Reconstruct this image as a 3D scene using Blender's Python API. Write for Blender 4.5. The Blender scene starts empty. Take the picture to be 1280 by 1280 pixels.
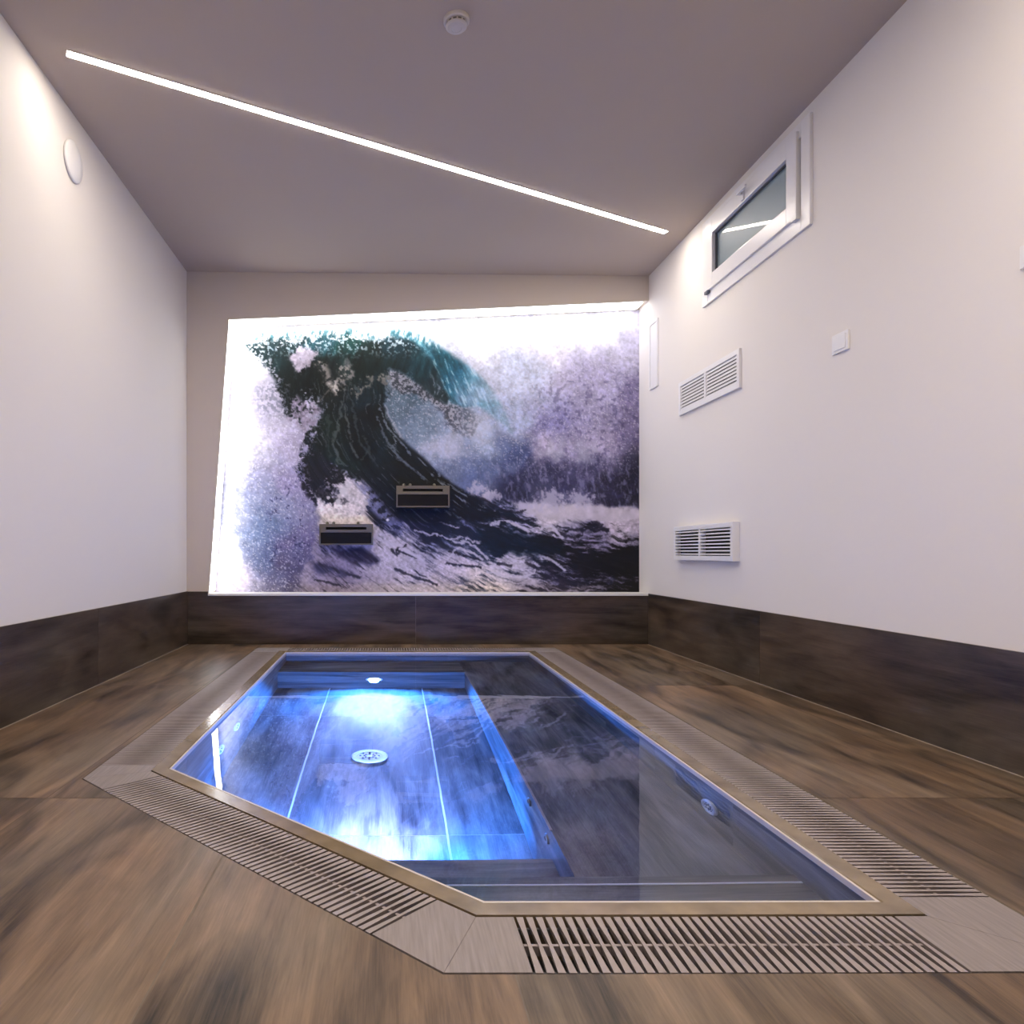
import bpy, bmesh, math, random
import numpy as np
from mathutils import Vector, Matrix

random.seed(7)
SC = bpy.context.scene
COL = SC.collection

# ------------------------------------------------------------------ camera
F = 900.0                  # focal length in pixels of the 1280 frame
CX, CY = 487.0, 691.0      # where the optical axis meets the frame
H = 0.70                   # eye height above the floor
cam = bpy.data.cameras.new('camera')
cam.sensor_fit = 'HORIZONTAL'; cam.sensor_width = 36.0
cam.lens = F / 1280 * 36
cam.shift_x = (640 - CX) / 1280
cam.shift_y = (CY - 640) / 1280
cam.clip_start = 0.05
camo = bpy.data.objects.new('camera', cam); COL.objects.link(camo)
camo.location = (0, 0, H); camo.rotation_euler = (math.pi / 2, 0, 0)
SC.camera = camo

# ------------------------------------------------------------------ world, exposure, lamp strengths
w = bpy.data.worlds.new('dusk'); SC.world = w; w.use_nodes = True
w.node_tree.nodes['Background'].inputs[0].default_value = (0.38, 0.55, 0.72, 1)
w.node_tree.nodes['Background'].inputs[1].default_value = 0.16
SC.view_settings.view_transform = 'Standard'
SC.view_settings.look = 'None'
SC.view_settings.exposure = 0.0
SC.view_settings.gamma = 1.0
SC.view_settings.use_curve_mapping = False
CEILING_LED = 84.0
FILL_LED = 205.0  # strength of the unseen fill line added behind the camera
RECESS_LED = 8.0
POOL_LAMP = 520.0
SC.cycles.use_denoising = True
SC.cycles.max_bounces = 12
SC.cycles.transmission_bounces = 10
SC.cycles.sample_clamp_indirect = 6.0

# ------------------------------------------------------------------ materials
def new_mat(name):
    m = bpy.data.materials.new(name); m.use_nodes = True
    nt = m.node_tree
    return m, nt, nt.nodes['Principled BSDF']

def plain(name, rgb, rough=0.5, metal=0.0, spec=0.5, bump=0.0, bscale=200.0, var=0.0, vscale=3.0):
    m, nt, b = new_mat(name)
    b.inputs['Base Color'].default_value = (*rgb, 1)
    b.inputs['Roughness'].default_value = rough
    b.inputs['Metallic'].default_value = metal
    b.inputs['Specular IOR Level'].default_value = spec
    tc = nt.nodes.new('ShaderNodeTexCoord')
    if bump:
        n = nt.nodes.new('ShaderNodeTexNoise'); n.inputs['Scale'].default_value = bscale
        n.inputs['Detail'].default_value = 3
        nt.links.new(tc.outputs['Object'], n.inputs['Vector'])
        bp = nt.nodes.new('ShaderNodeBump'); bp.inputs['Strength'].default_value = bump
        bp.inputs['Distance'].default_value = 0.002
        nt.links.new(n.outputs['Fac'], bp.inputs['Height']); nt.links.new(bp.outputs['Normal'], b.inputs['Normal'])
    if var:
        n = nt.nodes.new('ShaderNodeTexNoise'); n.inputs['Scale'].default_value = vscale
        n.inputs['Detail'].default_value = 5
        nt.links.new(tc.outputs['Object'], n.inputs['Vector'])
        r = nt.nodes.new('ShaderNodeValToRGB')
        r.color_ramp.elements[0].position = 0.3; r.color_ramp.elements[1].position = 0.7
        r.color_ramp.elements[0].color = (*[c * (1 - var) for c in rgb], 1)
        r.color_ramp.elements[1].color = (*[min(1, c * (1 + var)) for c in rgb], 1)
        nt.links.new(n.outputs['Fac'], r.inputs['Fac']); nt.links.new(r.outputs['Color'], b.inputs['Base Color'])
    return m

def emitter(name, rgb, strength):
    m, nt, b = new_mat(name)
    b.inputs['Base Color'].default_value = (0.9, 0.9, 0.9, 1)
    b.inputs['Emission Color'].default_value = (*rgb, 1)
    b.inputs['Emission Strength'].default_value = strength
    return m

def wood_tile(name, dark, mid, light, rough, bump=0.25):
    """wood-look porcelain: u runs along the grain, v across, both in metres"""
    m, nt, b = new_mat(name)
    N = nt.nodes; L = nt.links
    uv = N.new('ShaderNodeUVMap'); uv.uv_map = 'grain'
    def mapped(su, sv):
        mp = N.new('ShaderNodeMapping'); mp.inputs['Scale'].default_value = (su, sv, 1)
        L.new(uv.outputs['UV'], mp.inputs['Vector']); return mp.outputs['Vector']
    def noise(vec, scale, detail, rg=0.55, dist=0.0):
        n = N.new('ShaderNodeTexNoise'); n.inputs['Scale'].default_value = scale
        n.inputs['Detail'].default_value = detail; n.inputs['Roughness'].default_value = rg
        n.inputs['Distortion'].default_value = dist
        L.new(vec, n.inputs['Vector']); return n.outputs['Fac']
    broad = noise(mapped(1.0, 4.0), 1.35, 5, 0.5, 1.1)
    streak = noise(mapped(1.3, 16.0), 1.5, 6, 0.62, 0.6)
    fine = noise(mapped(6.0, 140.0), 1.6, 4, 0.6, 0.25)
    def math_(op, a, bb):
        n = N.new('ShaderNodeMath'); n.operation = op
        for i, x in enumerate((a, bb)):
            if isinstance(x, (int, float)): n.inputs[i].default_value = x
            else: L.new(x, n.inputs[i])
        return n.outputs[0]
    s = math_('ADD', math_('MULTIPLY', broad, 0.54), math_('MULTIPLY', streak, 0.31))
    s = math_('ADD', s, math_('MULTIPLY', fine, 0.15))
    r = N.new('ShaderNodeValToRGB'); cr = r.color_ramp
    cr.elements[0].position = 0.37; cr.elements[0].color = (*dark, 1)
    cr.elements[1].position = 0.66; cr.elements[1].color = (*light, 1)
    e = cr.elements.new(0.47); e.color = (*mid, 1)
    e = cr.elements.new(0.56); e.color = (*[a * 0.55 + c * 0.45 for a, c in zip(mid, light)], 1)
    L.new(s, r.inputs['Fac'])
    # greyer and warmer patches within each tile
    tone = noise(mapped(0.8, 2.2), 1.4, 3, 0.5, 0.4)
    tr = N.new('ShaderNodeValToRGB')
    tr.color_ramp.elements[0].position = 0.38; tr.color_ramp.elements[0].color = (0.90, 0.96, 0.98, 1)
    tr.color_ramp.elements[1].position = 0.62; tr.color_ramp.elements[1].color = (1.08, 0.99, 0.89, 1)
    L.new(tone, tr.inputs['Fac'])
    mx = N.new('ShaderNodeMix'); mx.data_type = 'RGBA'; mx.blend_type = 'MULTIPLY'; mx.inputs[0].default_value = 1.0
    L.new(r.outputs['Color'], mx.inputs[6]); L.new(tr.outputs['Color'], mx.inputs[7])
    L.new(mx.outputs[2], b.inputs['Base Color'])
    b.inputs['Roughness'].default_value = rough; b.inputs['Specular IOR Level'].default_value = 0.32
    bp = N.new('ShaderNodeBump'); bp.inputs['Strength'].default_value = bump; bp.inputs['Distance'].default_value = 0.0015
    L.new(fine, bp.inputs['Height']); L.new(bp.outputs['Normal'], b.inputs['Normal'])
    return m

M = {}
M['wall'] = plain('wall_paint', (0.79, 0.752, 0.715), 0.75, bump=0.12, bscale=260, spec=0.25)
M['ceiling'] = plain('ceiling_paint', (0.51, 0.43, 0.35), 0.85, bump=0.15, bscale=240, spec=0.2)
M['back_wall'] = plain('beige_wall_paint', (0.62, 0.545, 0.46), 0.8, bump=0.12, bscale=260, spec=0.2)
M['white_trim'] = plain('white_trim', (0.82, 0.81, 0.80), 0.45)
M['floor'] = wood_tile('wood_look_floor_tile', (0.018, 0.012, 0.008), (0.098, 0.066, 0.043), (0.27, 0.188, 0.128), 0.36)
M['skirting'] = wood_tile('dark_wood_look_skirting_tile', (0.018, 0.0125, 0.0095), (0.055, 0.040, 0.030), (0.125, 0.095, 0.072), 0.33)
M['pool_tile'] = wood_tile('wood_look_pool_tile', (0.016, 0.016, 0.017), (0.078, 0.076, 0.076), (0.27, 0.26, 0.25), 0.5, 0.1)
M['grout'] = plain('grout', (0.17, 0.14, 0.11), 0.9, var=0.15, vscale=30)
M['joint'] = plain('pale_joint_line', (0.30, 0.25, 0.205), 0.8)
M['coping'] = plain('wet_coping_stone', (0.20, 0.150, 0.095), 0.16, var=0.3, vscale=9, bump=0.15, bscale=60)
M['edge'] = plain('pale_edge_profile', (0.55, 0.50, 0.46), 0.35)
M['gutter'] = plain('dark_gutter', (0.012, 0.011, 0.012), 0.7)
M['slat'] = plain('mauve_grey_plastic', (0.285, 0.240, 0.236), 0.45, bump=0.1, bscale=90, var=0.08, vscale=25)
M['white_plastic'] = plain('white_plastic', (0.80, 0.79, 0.79), 0.35)
M['detector'] = plain('cream_plastic', (0.60, 0.56, 0.54), 0.45)
M['pvc'] = plain('white_pvc', (0.80, 0.79, 0.80), 0.3)
M['dark'] = plain('dark_void', (0.02, 0.02, 0.022), 0.8)
M['gasket'] = plain('grey_gasket', (0.10, 0.10, 0.11), 0.6)
M['steel'] = plain('brushed_steel', (0.17, 0.155, 0.13), 0.4, metal=1.0, bump=0.1, bscale=150)
M['dark_steel'] = plain('dark_steel_panel', (0.010, 0.0085, 0.008), 0.4, spec=0.12)
M['led'] = emitter('led_diffuser', (1.0, 0.885, 0.765), CEILING_LED)
M['led_fill'] = emitter('fill_led_diffuser', (1.0, 0.885, 0.765), FILL_LED)
M['led_recess'] = emitter('recess_led', (1.0, 0.985, 0.96), RECESS_LED)
M['pool_lamp'] = emitter('blue_pool_lamp', (0.45, 0.6, 1.0), 250)

def brushed(name):
    m = plain(name, (0.36, 0.315, 0.315), 0.5)
    nt = m.node_tree; N = nt.nodes; L = nt.links; b = N['Principled BSDF']
    tc = N.new('ShaderNodeTexCoord'); mp = N.new('ShaderNodeMapping'); mp.inputs['Scale'].default_value = (160, 8, 8)
    n = N.new('ShaderNodeTexNoise'); n.inputs['Scale'].default_value = 1.0; n.inputs['Detail'].default_value = 4
    L.new(tc.outputs['Object'], mp.inputs['Vector']); L.new(mp.outputs['Vector'], n.inputs['Vector'])
    r = N.new('ShaderNodeValToRGB')
    r.color_ramp.elements[0].position = 0.3; r.color_ramp.elements[0].color = (0.19, 0.162, 0.16, 1)
    r.color_ramp.elements[1].position = 0.7; r.color_ramp.elements[1].color = (0.275, 0.235, 0.23, 1)
    L.new(n.outputs['Fac'], r.inputs['Fac']); L.new(r.outputs['Color'], b.inputs['Base Color'])
    return m
M['corner_tile'] = brushed('ribbed_corner_plate')

def water_mat():
    m, nt, b = new_mat('clear_pool_water')
    b.inputs['Base Color'].default_value = (0.93, 0.97, 1.0, 1)
    b.inputs['Roughness'].default_value = 0.0
    b.inputs['IOR'].default_value = 1.333
    b.inputs['Transmission Weight'].default_value = 1.0
    tc = nt.nodes.new('ShaderNodeTexCoord')
    n = nt.nodes.new('ShaderNodeTexNoise'); n.inputs['Scale'].default_value = 5.0; n.inputs['Detail'].default_value = 2
    nt.links.new(tc.outputs['Object'], n.inputs['Vector'])
    bp = nt.nodes.new('ShaderNodeBump'); bp.inputs['Strength'].default_value = 0.12; bp.inputs['Distance'].default_value = 0.004
    nt.links.new(n.outputs['Fac'], bp.inputs['Height']); nt.links.new(bp.outputs['Normal'], b.inputs['Normal'])
    return m
M['water'] = water_mat()

def glass_mat():
    m, nt, b = new_mat('frosted_window_glass')
    b.inputs['Base Color'].default_value = (0.45, 0.60, 0.70, 1)
    b.inputs['Roughness'].default_value = 0.5
    b.inputs['Transmission Weight'].default_value = 0.75
    b.inputs['Coat Weight'].default_value = 1.0; b.inputs['Coat Roughness'].default_value = 0.03
    tc = nt.nodes.new('ShaderNodeTexCoord')
    n = nt.nodes.new('ShaderNodeTexNoise'); n.inputs['Scale'].default_value = 400
    nt.links.new(tc.outputs['Object'], n.inputs['Vector'])
    bp = nt.nodes.new('ShaderNodeBump'); bp.inputs['Strength'].default_value = 0.15; bp.inputs['Distance'].default_value = 0.001
    nt.links.new(n.outputs['Fac'], bp.inputs['Height']); nt.links.new(bp.outputs['Normal'], b.inputs['Normal'])
    return m
M['glass'] = glass_mat()

def mural_mat():
    m, nt, b = new_mat('printed_wave_mural')
    a = nt.nodes.new('ShaderNodeVertexColor'); a.layer_name = 'print'
    nt.links.new(a.outputs['Color'], b.inputs['Base Color'])
    b.inputs['Roughness'].default_value = 0.55; b.inputs['Specular IOR Level'].default_value = 0.25
    return m
M['mural'] = mural_mat()

# ------------------------------------------------------------------ helpers
def obj(name, bm, mats, parent=None, smooth=False, origin=None):
    me = bpy.data.meshes.new(name)
    if origin is not None:
        bmesh.ops.translate(bm, verts=bm.verts, vec=-Vector(origin))
    bm.normal_update(); bm.to_mesh(me); bm.free()
    if not isinstance(mats, (list, tuple)): mats = [mats]
    for m in mats: me.materials.append(m)
    if smooth:
        for p in me.polygons: p.use_smooth = True
    o = bpy.data.objects.new(name, me); COL.objects.link(o)
    if origin is not None: o.location = origin
    if parent is not None:
        o.parent = parent
        o.location = Vector(o.location) - Vector(parent.location) if origin is not None else -Vector(parent.location)
    return o

def nest(child, part):
    child.parent = part; child.location = (0, 0, 0)
    return child

def tag(o, label, cat, group=None, kind=None):
    if label: o['label'] = label
    if cat: o['category'] = cat
    if group: o['group'] = group
    if kind: o['kind'] = kind
    return o

def thing(name, loc, label, cat, group=None):
    o = bpy.data.objects.new(name, None); COL.objects.link(o); o.location = loc
    o.empty_display_size = 0.1
    return tag(o, label, cat, group)

def struct(name, bm, mats, label=None, cat=None, smooth=False):
    o = obj(name, bm, mats, smooth=smooth); o['kind'] = 'structure'
    if label: o['label'] = label
    if cat: o['category'] = cat
    return o

def box(bm, x0, x1, y0, y1, z0, z1, mi=0, bevel=0.0):
    vs = [bm.verts.new(p) for p in ((x0,y0,z0),(x1,y0,z0),(x1,y1,z0),(x0,y1,z0),(x0,y0,z1),(x1,y0,z1),(x1,y1,z1),(x0,y1,z1))]
    fs = [bm.faces.new([vs[i] for i in q]) for q in ((0,3,2,1),(4,5,6,7),(0,1,5,4),(1,2,6,5),(2,3,7,6),(3,0,4,7))]
    for f in fs: f.material_index = mi
    if bevel:
        es = list({e for f in fs for e in f.edges})
        r = bmesh.ops.bevel(bm, geom=es, offset=bevel, segments=2, affect='EDGES', profile=0.7)
        for f in r['faces']: f.material_index = mi
    return fs

def prism(bm, pts2, to3, d, mi=0):
    """extrude a polygon (2D points mapped by to3(p, t)) from t=0 to t=d"""
    a = [bm.verts.new(to3(p, 0)) for p in pts2]; b = [bm.verts.new(to3(p, d)) for p in pts2]
    fs = [bm.faces.new(a[::-1]), bm.faces.new(b)]
    n = len(pts2)
    for i in range(n):
        fs.append(bm.faces.new((a[i], a[(i+1) % n], b[(i+1) % n], b[i])))
    for f in fs: f.material_index = mi
    bmesh.ops.recalc_face_normals(bm, faces=fs)
    return fs

def slab(bm, poly, z0, z1, mi=0):
    return prism(bm, poly, lambda p, t: (p[0], p[1], z0 + t), z1 - z0, mi)

def lathe(bm, prof, axis_pos, axis='Z', seg=40, mi=0):
    """prof: list of (r, h); closes with caps when r is 0"""
    rings = []
    for r, h in prof:
        ring = []
        if r < 1e-6:
            ring = [bm.verts.new(conv(0, 0, h, axis, axis_pos))]
        else:
            for k in range(seg):
                a = 2 * math.pi * k / seg
                ring.append(bm.verts.new(conv(r * math.cos(a), r * math.sin(a), h, axis, axis_pos)))
        rings.append(ring)
    fs = []
    for A, B in zip(rings, rings[1:]):
        for k in range(seg):
            j = (k + 1) % seg
            if len(A) == 1 and len(B) == 1: continue
            if len(A) == 1: fs.append(bm.faces.new((A[0], B[k], B[j])))
            elif len(B) == 1: fs.append(bm.faces.new((A[k], A[j], B[0])))
            else: fs.append(bm.faces.new((A[k], A[j], B[j], B[k])))
    for f in fs: f.material_index = mi
    bmesh.ops.recalc_face_normals(bm, faces=fs)
    return fs

def conv(a, b, h, axis, p):
    if axis == 'Z': v = (a, b, h)
    elif axis == '-Z': v = (a, -b, -h)
    elif axis == 'Y': v = (a, h, b)
    elif axis == '-Y': v = (a, -h, b)
    elif axis == 'X': v = (h, a, b)
    else: v = (-h, a, b)
    return (p[0] + v[0], p[1] + v[1], p[2] + v[2])

def clip_half(poly, n, c, keep_inside=True):
    """keep the part of poly where n.p <= c (or >= c)"""
    s = 1 if keep_inside else -1
    out = []
    for i in range(len(poly)):
        p, q = poly[i], poly[(i + 1) % len(poly)]
        dp = s * (n[0]*p[0] + n[1]*p[1] - c); dq = s * (n[0]*q[0] + n[1]*q[1] - c)
        if dp <= 0: out.append(p)
        if (dp < 0 < dq) or (dq < 0 < dp):
            t = dp / (dp - dq); out.append((p[0] + (q[0]-p[0])*t, p[1] + (q[1]-p[1])*t))
    return out

def area(poly):
    return abs(sum(poly[i][0]*poly[(i+1) % len(poly)][1] - poly[(i+1) % len(poly)][0]*poly[i][1] for i in range(len(poly)))) / 2 if len(poly) > 2 else 0

def edges_of(P):
    """outward unit normals and offsets of a counter-clockwise convex polygon"""
    r = []
    for i in range(len(P)):
        p, q = P[i], P[(i + 1) % len(P)]
        dx, dy = q[0]-p[0], q[1]-p[1]; l = math.hypot(dx, dy)
        n = (dy / l, -dx / l); r.append((n, n[0]*p[0] + n[1]*p[1]))
    return r

def offset(P, d):
    E = edges_of(P); out = []
    for i in range(len(P)):
        (n1, c1), (n2, c2) = E[i-1], E[i]
        c1 += d; c2 += d
        det = n1[0]*n2[1] - n1[1]*n2[0]
        out.append(((c1*n2[1] - c2*n1[1]) / det, (n1[0]*c2 - n2[0]*c1) / det))
    return out

def minus_convex(poly, P):
    out, rest = [], poly
    for n, c in edges_of(P):
        o = clip_half(rest, n, c, False)
        if area(o) > 1e-5: out.append(o)
        rest = clip_half(rest, n, c, True)
        if area(rest) < 1e-6: break
    return out

def inter_convex(poly, P):
    for n, c in edges_of(P): poly = clip_half(poly, n, c, True)
    return poly

def grain_uv(bm, faces, fu, off):
    lay = bm.loops.layers.uv.get('grain') or bm.loops.layers.uv.new('grain')
    for f in faces:
        for l in f.loops:
            u, v = fu(l.vert.co, f.normal); l[lay].uv = (u + off[0], v + off[1])

def roff(): return (random.uniform(0, 60), random.uniform(0, 60))

# ------------------------------------------------------------------ room dimensions
XL, XR = -1.555, 1.988          # side walls
YB = 5.52                       # front face of the back wall
YM = 5.735                      # picture plane in the recess
YF = -1.9                       # wall behind the camera
ZT = 3.05
def zc(x): return 2.856 + (x - XL) / (XR - XL) * (2.822 - 2.856)

def wpt(px, py, y):             # pixel -> (x, z) on the plane at depth y
    return ((px - CX) * y / F, H - (py - CY) * y / F)

# pool outline (counter-clockwise): back-left, left, front chamfer end, front-right, back-right
P0 = [(-0.728, 5.06), (-0.708, 2.333), (0.190, 1.4425), (0.977, 1.4455), (0.977, 5.06)]
COPE, GR = 0.056, 0.243
P1 = offset(P0, COPE)
P2 = offset(P0, GR)

# ------------------------------------------------------------------ room shell
bm = bmesh.new(); box(bm, XL - 0.2, XL, YF - 0.2, YM + 0.25, -0.05, ZT); struct('wall_left', bm, M['wall'])
WY0, WY1, WZ0, WZ1 = 3.40, 4.526, 2.262, 2.752      # rough window opening
bm = bmesh.new()
for a in ((YF - 0.2, WY0, -0.05, ZT), (WY1, YM + 0.25, -0.05, ZT), (WY0, WY1, -0.05, WZ0), (WY0, WY1, WZ1, ZT)):
    box(bm, XR, XR + 0.28, *a)
struct('wall_right', bm, M['wall'])
bm = bmesh.new(); box(bm, XL - 0.2, XR + 0.28, YF - 0.2, YF, -0.05, ZT); struct('wall_front', bm, M['wall'])
bm = bmesh.new()
x0, x1 = XL - 0.25, XR + 0.33
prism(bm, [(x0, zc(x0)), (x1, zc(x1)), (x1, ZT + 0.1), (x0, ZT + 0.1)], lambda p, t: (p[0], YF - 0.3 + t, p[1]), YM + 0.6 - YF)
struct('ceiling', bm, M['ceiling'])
# back wall: a thick front layer with the slanted opening cut into it, and the wall behind the picture
TLx, TLz = wpt(285.5, 399, YB); BLx, BLz = wpt(260.5, 744.5, YB)
TRz = wpt(812, 375.5, YB)[1]
bm = bmesh.new()
xr = XR + 0.02
prism(bm, [(XL - 0.02, -0.05), (xr, -0.05), (xr, BLz), (BLx, BLz), (TLx, TLz), (xr, TRz), (xr, ZT), (XL - 0.02, ZT)],
      lambda p, t: (p[0], YB + t, p[1]), YM - YB)
box(bm, XL - 0.02, xr, YM + 0.02, YM + 0.22, -0.05, ZT)
bmesh.ops.triangulate(bm, faces=[f for f in bm.faces if len(f.verts) > 4])
struct('wall_back', bm, M['back_wall'])

# ------------------------------------------------------------------ floor
bm = bmesh.new()
colsx = [-1.62, -0.979, -0.385, 0.209, 0.703, 1.225, 1.822, 2.05]
rowsy = [YF - 0.05, 0.30, 2.055, 3.80, 5.56]
G = 0.0016
for i in range(len(colsx) - 1):
    for j in range(len(rowsy) - 1):
        t = [(colsx[i]+G, rowsy[j]+G), (colsx[i+1]-G, rowsy[j]+G), (colsx[i+1]-G, rowsy[j+1]-G), (colsx[i]+G, rowsy[j+1]-G)]
        of = roff()
        for piece in minus_convex(t, offset(P2, 0.004)):
            f = bm.faces.new([bm.verts.new((x, y, 0)) for x, y in piece])
            if f.normal.z < 0: f.normal_flip()
            f.normal_update()
            grain_uv(bm, [f], lambda c, n: (c.y, c.x), of)
big = [(-1.7, YF - 0.1), (2.1, YF - 0.1), (2.1, 5.6), (-1.7, 5.6)]
for piece in minus_convex(big, offset(P2, 0.003)):
    slab(bm, piece, -0.05, -0.0012, 1)
struct('floor', bm, [M['floor'], M['grout']])

# ------------------------------------------------------------------ tall tiled skirting
def skirting(name, spans, to3, z1, along):
    bm = bmesh.new()
    for a, b in spans:
        fs = []
        vs0 = [(a + 0.001, 0.0), (b - 0.001, 0.0), (b - 0.001, z1(b)), (a + 0.001, z1(a))]
        fs = prism(bm, vs0, to3, 0.010)
        for f in fs: f.normal_update()
        of = roff()
        grain_uv(bm, fs, lambda c, n: ((c.x if along == 'x' else c.y), c.z + (c.y if along == 'x' else c.x)), of)
    a, b = spans[0][0], spans[-1][1]
    prism(bm, [(a, 0.0002), (b, 0.0002), (b, 0.0012), (a, 0.0012)], to3, 0.016, 2)
    prism(bm, [(a, 0), (b, 0), (b, z1(b) - 0.002), (a, z1(a) - 0.002)], to3, 0.0085, 1)
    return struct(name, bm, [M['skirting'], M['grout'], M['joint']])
skirting('baseboard_left', [(YF, 0.35), (0.35, 2.1), (2.1, 3.82), (3.82, YB)], lambda p, t: (XL + t, p[0], p[1]), lambda s: 0.405, 'y')
skirting('baseboard_right', [(YF, 0.35), (0.35, 2.1), (2.1, 3.85), (3.85, YB)], lambda p, t: (XR - t, p[0], p[1]), lambda s: 0.388, 'y')
XE = BLx - 0.002
def zb(s): return 0.4035 if s <= XE + 0.001 else BLz - 0.001
bm = bmesh.new()
def back_piece(poly):
    fs = prism(bm, poly, lambda p, t: (p[0], YB - t, p[1]), 0.010)
    for f in fs: f.normal_update()
    grain_uv(bm, fs, lambda c, n: (c.x, c.z + c.y), roff())
back_piece([(XL + 0.01, 0), (0.199, 0), (0.199, BLz), (XE, BLz), (XE, 0.4035), (XL + 0.01, 0.4035)])
back_piece([(0.201, 0), (XR - 0.01, 0), (XR - 0.01, BLz), (0.201, BLz)])
bmesh.ops.triangulate(bm, faces=[f for f in bm.faces if len(f.verts) > 4])
prism(bm, [(XL + 0.01, 0), (XR - 0.01, 0), (XR - 0.01, BLz - .003), (XL + 0.01, BLz - .003)], lambda p, t: (p[0], YB - t, p[1]), 0.0085, 1)
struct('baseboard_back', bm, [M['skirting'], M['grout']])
# white sill closing the bottom of the recess
bm = bmesh.new()
box(bm, BLx, XR, YB - 0.014, YM - 0.001, BLz, BLz + 0.016)
sill = struct('trim_1', bm, M['white_trim'])
sill['label'] = 'narrow white sill under the lit wave picture, on top of the dark skirting'

# ------------------------------------------------------------------ the wave picture
def vnoise(x, y, seed):
    rs = np.random.RandomState(seed); T = rs.rand(256, 256)
    xi = np.floor(x).astype(int); yi = np.floor(y).astype(int)
    fx = x - xi; fy = y - yi
    fx = fx * fx * (3 - 2 * fx); fy = fy * fy * (3 - 2 * fy)
    a = T[xi % 256, yi % 256]; b = T[(xi+1) % 256, yi % 256]; c = T[xi % 256, (yi+1) % 256]; d = T[(xi+1) % 256, (yi+1) % 256]
    return (a*(1-fx) + b*fx)*(1-fy) + (c*(1-fx) + d*fx)*fy
def fbm(x, y, seed, octv=4, gain=0.55):
    s = 0; a = 1; t = 0
    for k in range(octv):
        s = s + a * vnoise(x * 2**k + 17.3*k, y * 2**k + 9.1*k, seed + k); t += a; a *= gain
    return s / t
def sstep(a, b, v):
    t = np.clip((v - a) / (b - a), 0, 1); return t * t * (3 - 2 * t)
def sdpoly(X, Y, pts):
    d = np.full(X.shape, 1e9); ins = np.zeros(X.shape, bool)
    n = len(pts)
    for i in range(n):
        (ax, ay), (bx, by) = pts[i], pts[(i+1) % n]
        ex, ey = bx-ax, by-ay
        t = np.clip(((X-ax)*ex + (Y-ay)*ey) / (ex*ex + ey*ey + 1e-9), 0, 1)
        d = np.minimum(d, np.hypot(X - ax - t*ex, Y - ay - t*ey))
        c = ((ay > Y) != (by > Y)) & (X < (bx-ax) * (Y-ay) / (by-ay + 1e-12) + ax)
        ins ^= c
    return np.where(ins, -d, d)
def sdline(X, Y, pts):
    d = np.full(X.shape, 1e9)
    for (ax, ay), (bx, by) in zip(pts, pts[1:]):
        ex, ey = bx-ax, by-ay
        t = np.clip(((X-ax)*ex + (Y-ay)*ey) / (ex*ex + ey*ey + 1e-9), 0, 1)
        d = np.minimum(d, np.hypot(X - ax - t*ex, Y - ay - t*ey))
    return d

def sgncurve(X, Y, pts):
    """signed distance to a polyline (positive below/left of it) and arc length of the foot point"""
    d = np.full(X.shape, 1e9); S = np.zeros(X.shape); sg = np.ones(X.shape); acc = 0.0
    for (ax, ay), (bx, by) in zip(pts, pts[1:]):
        ex, ey = bx-ax, by-ay; L = math.hypot(ex, ey)
        t = np.clip(((X-ax)*ex + (Y-ay)*ey) / (L*L), 0, 1)
        q = np.hypot(X - ax - t*ex, Y - ay - t*ey)
        c = (ex*(Y-ay) - ey*(X-ax)) / L
        m = q < d - 1e-6
        d = np.where(m, q, d); S = np.where(m, acc + t*L, S); sg = np.where(m, np.sign(c), sg); acc += L
    return d * sg, S
def ridge(x, y, seed, octv=4, gain=.6):
    s = 0; a = 1; t = 0
    for k in range(octv):
        s = s + a * (1 - np.abs(2*vnoise(x * 2**k + 13.7*k, y * 2**k + 5.9*k, seed + k) - 1)); t += a; a *= gain
    return s / t

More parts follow.
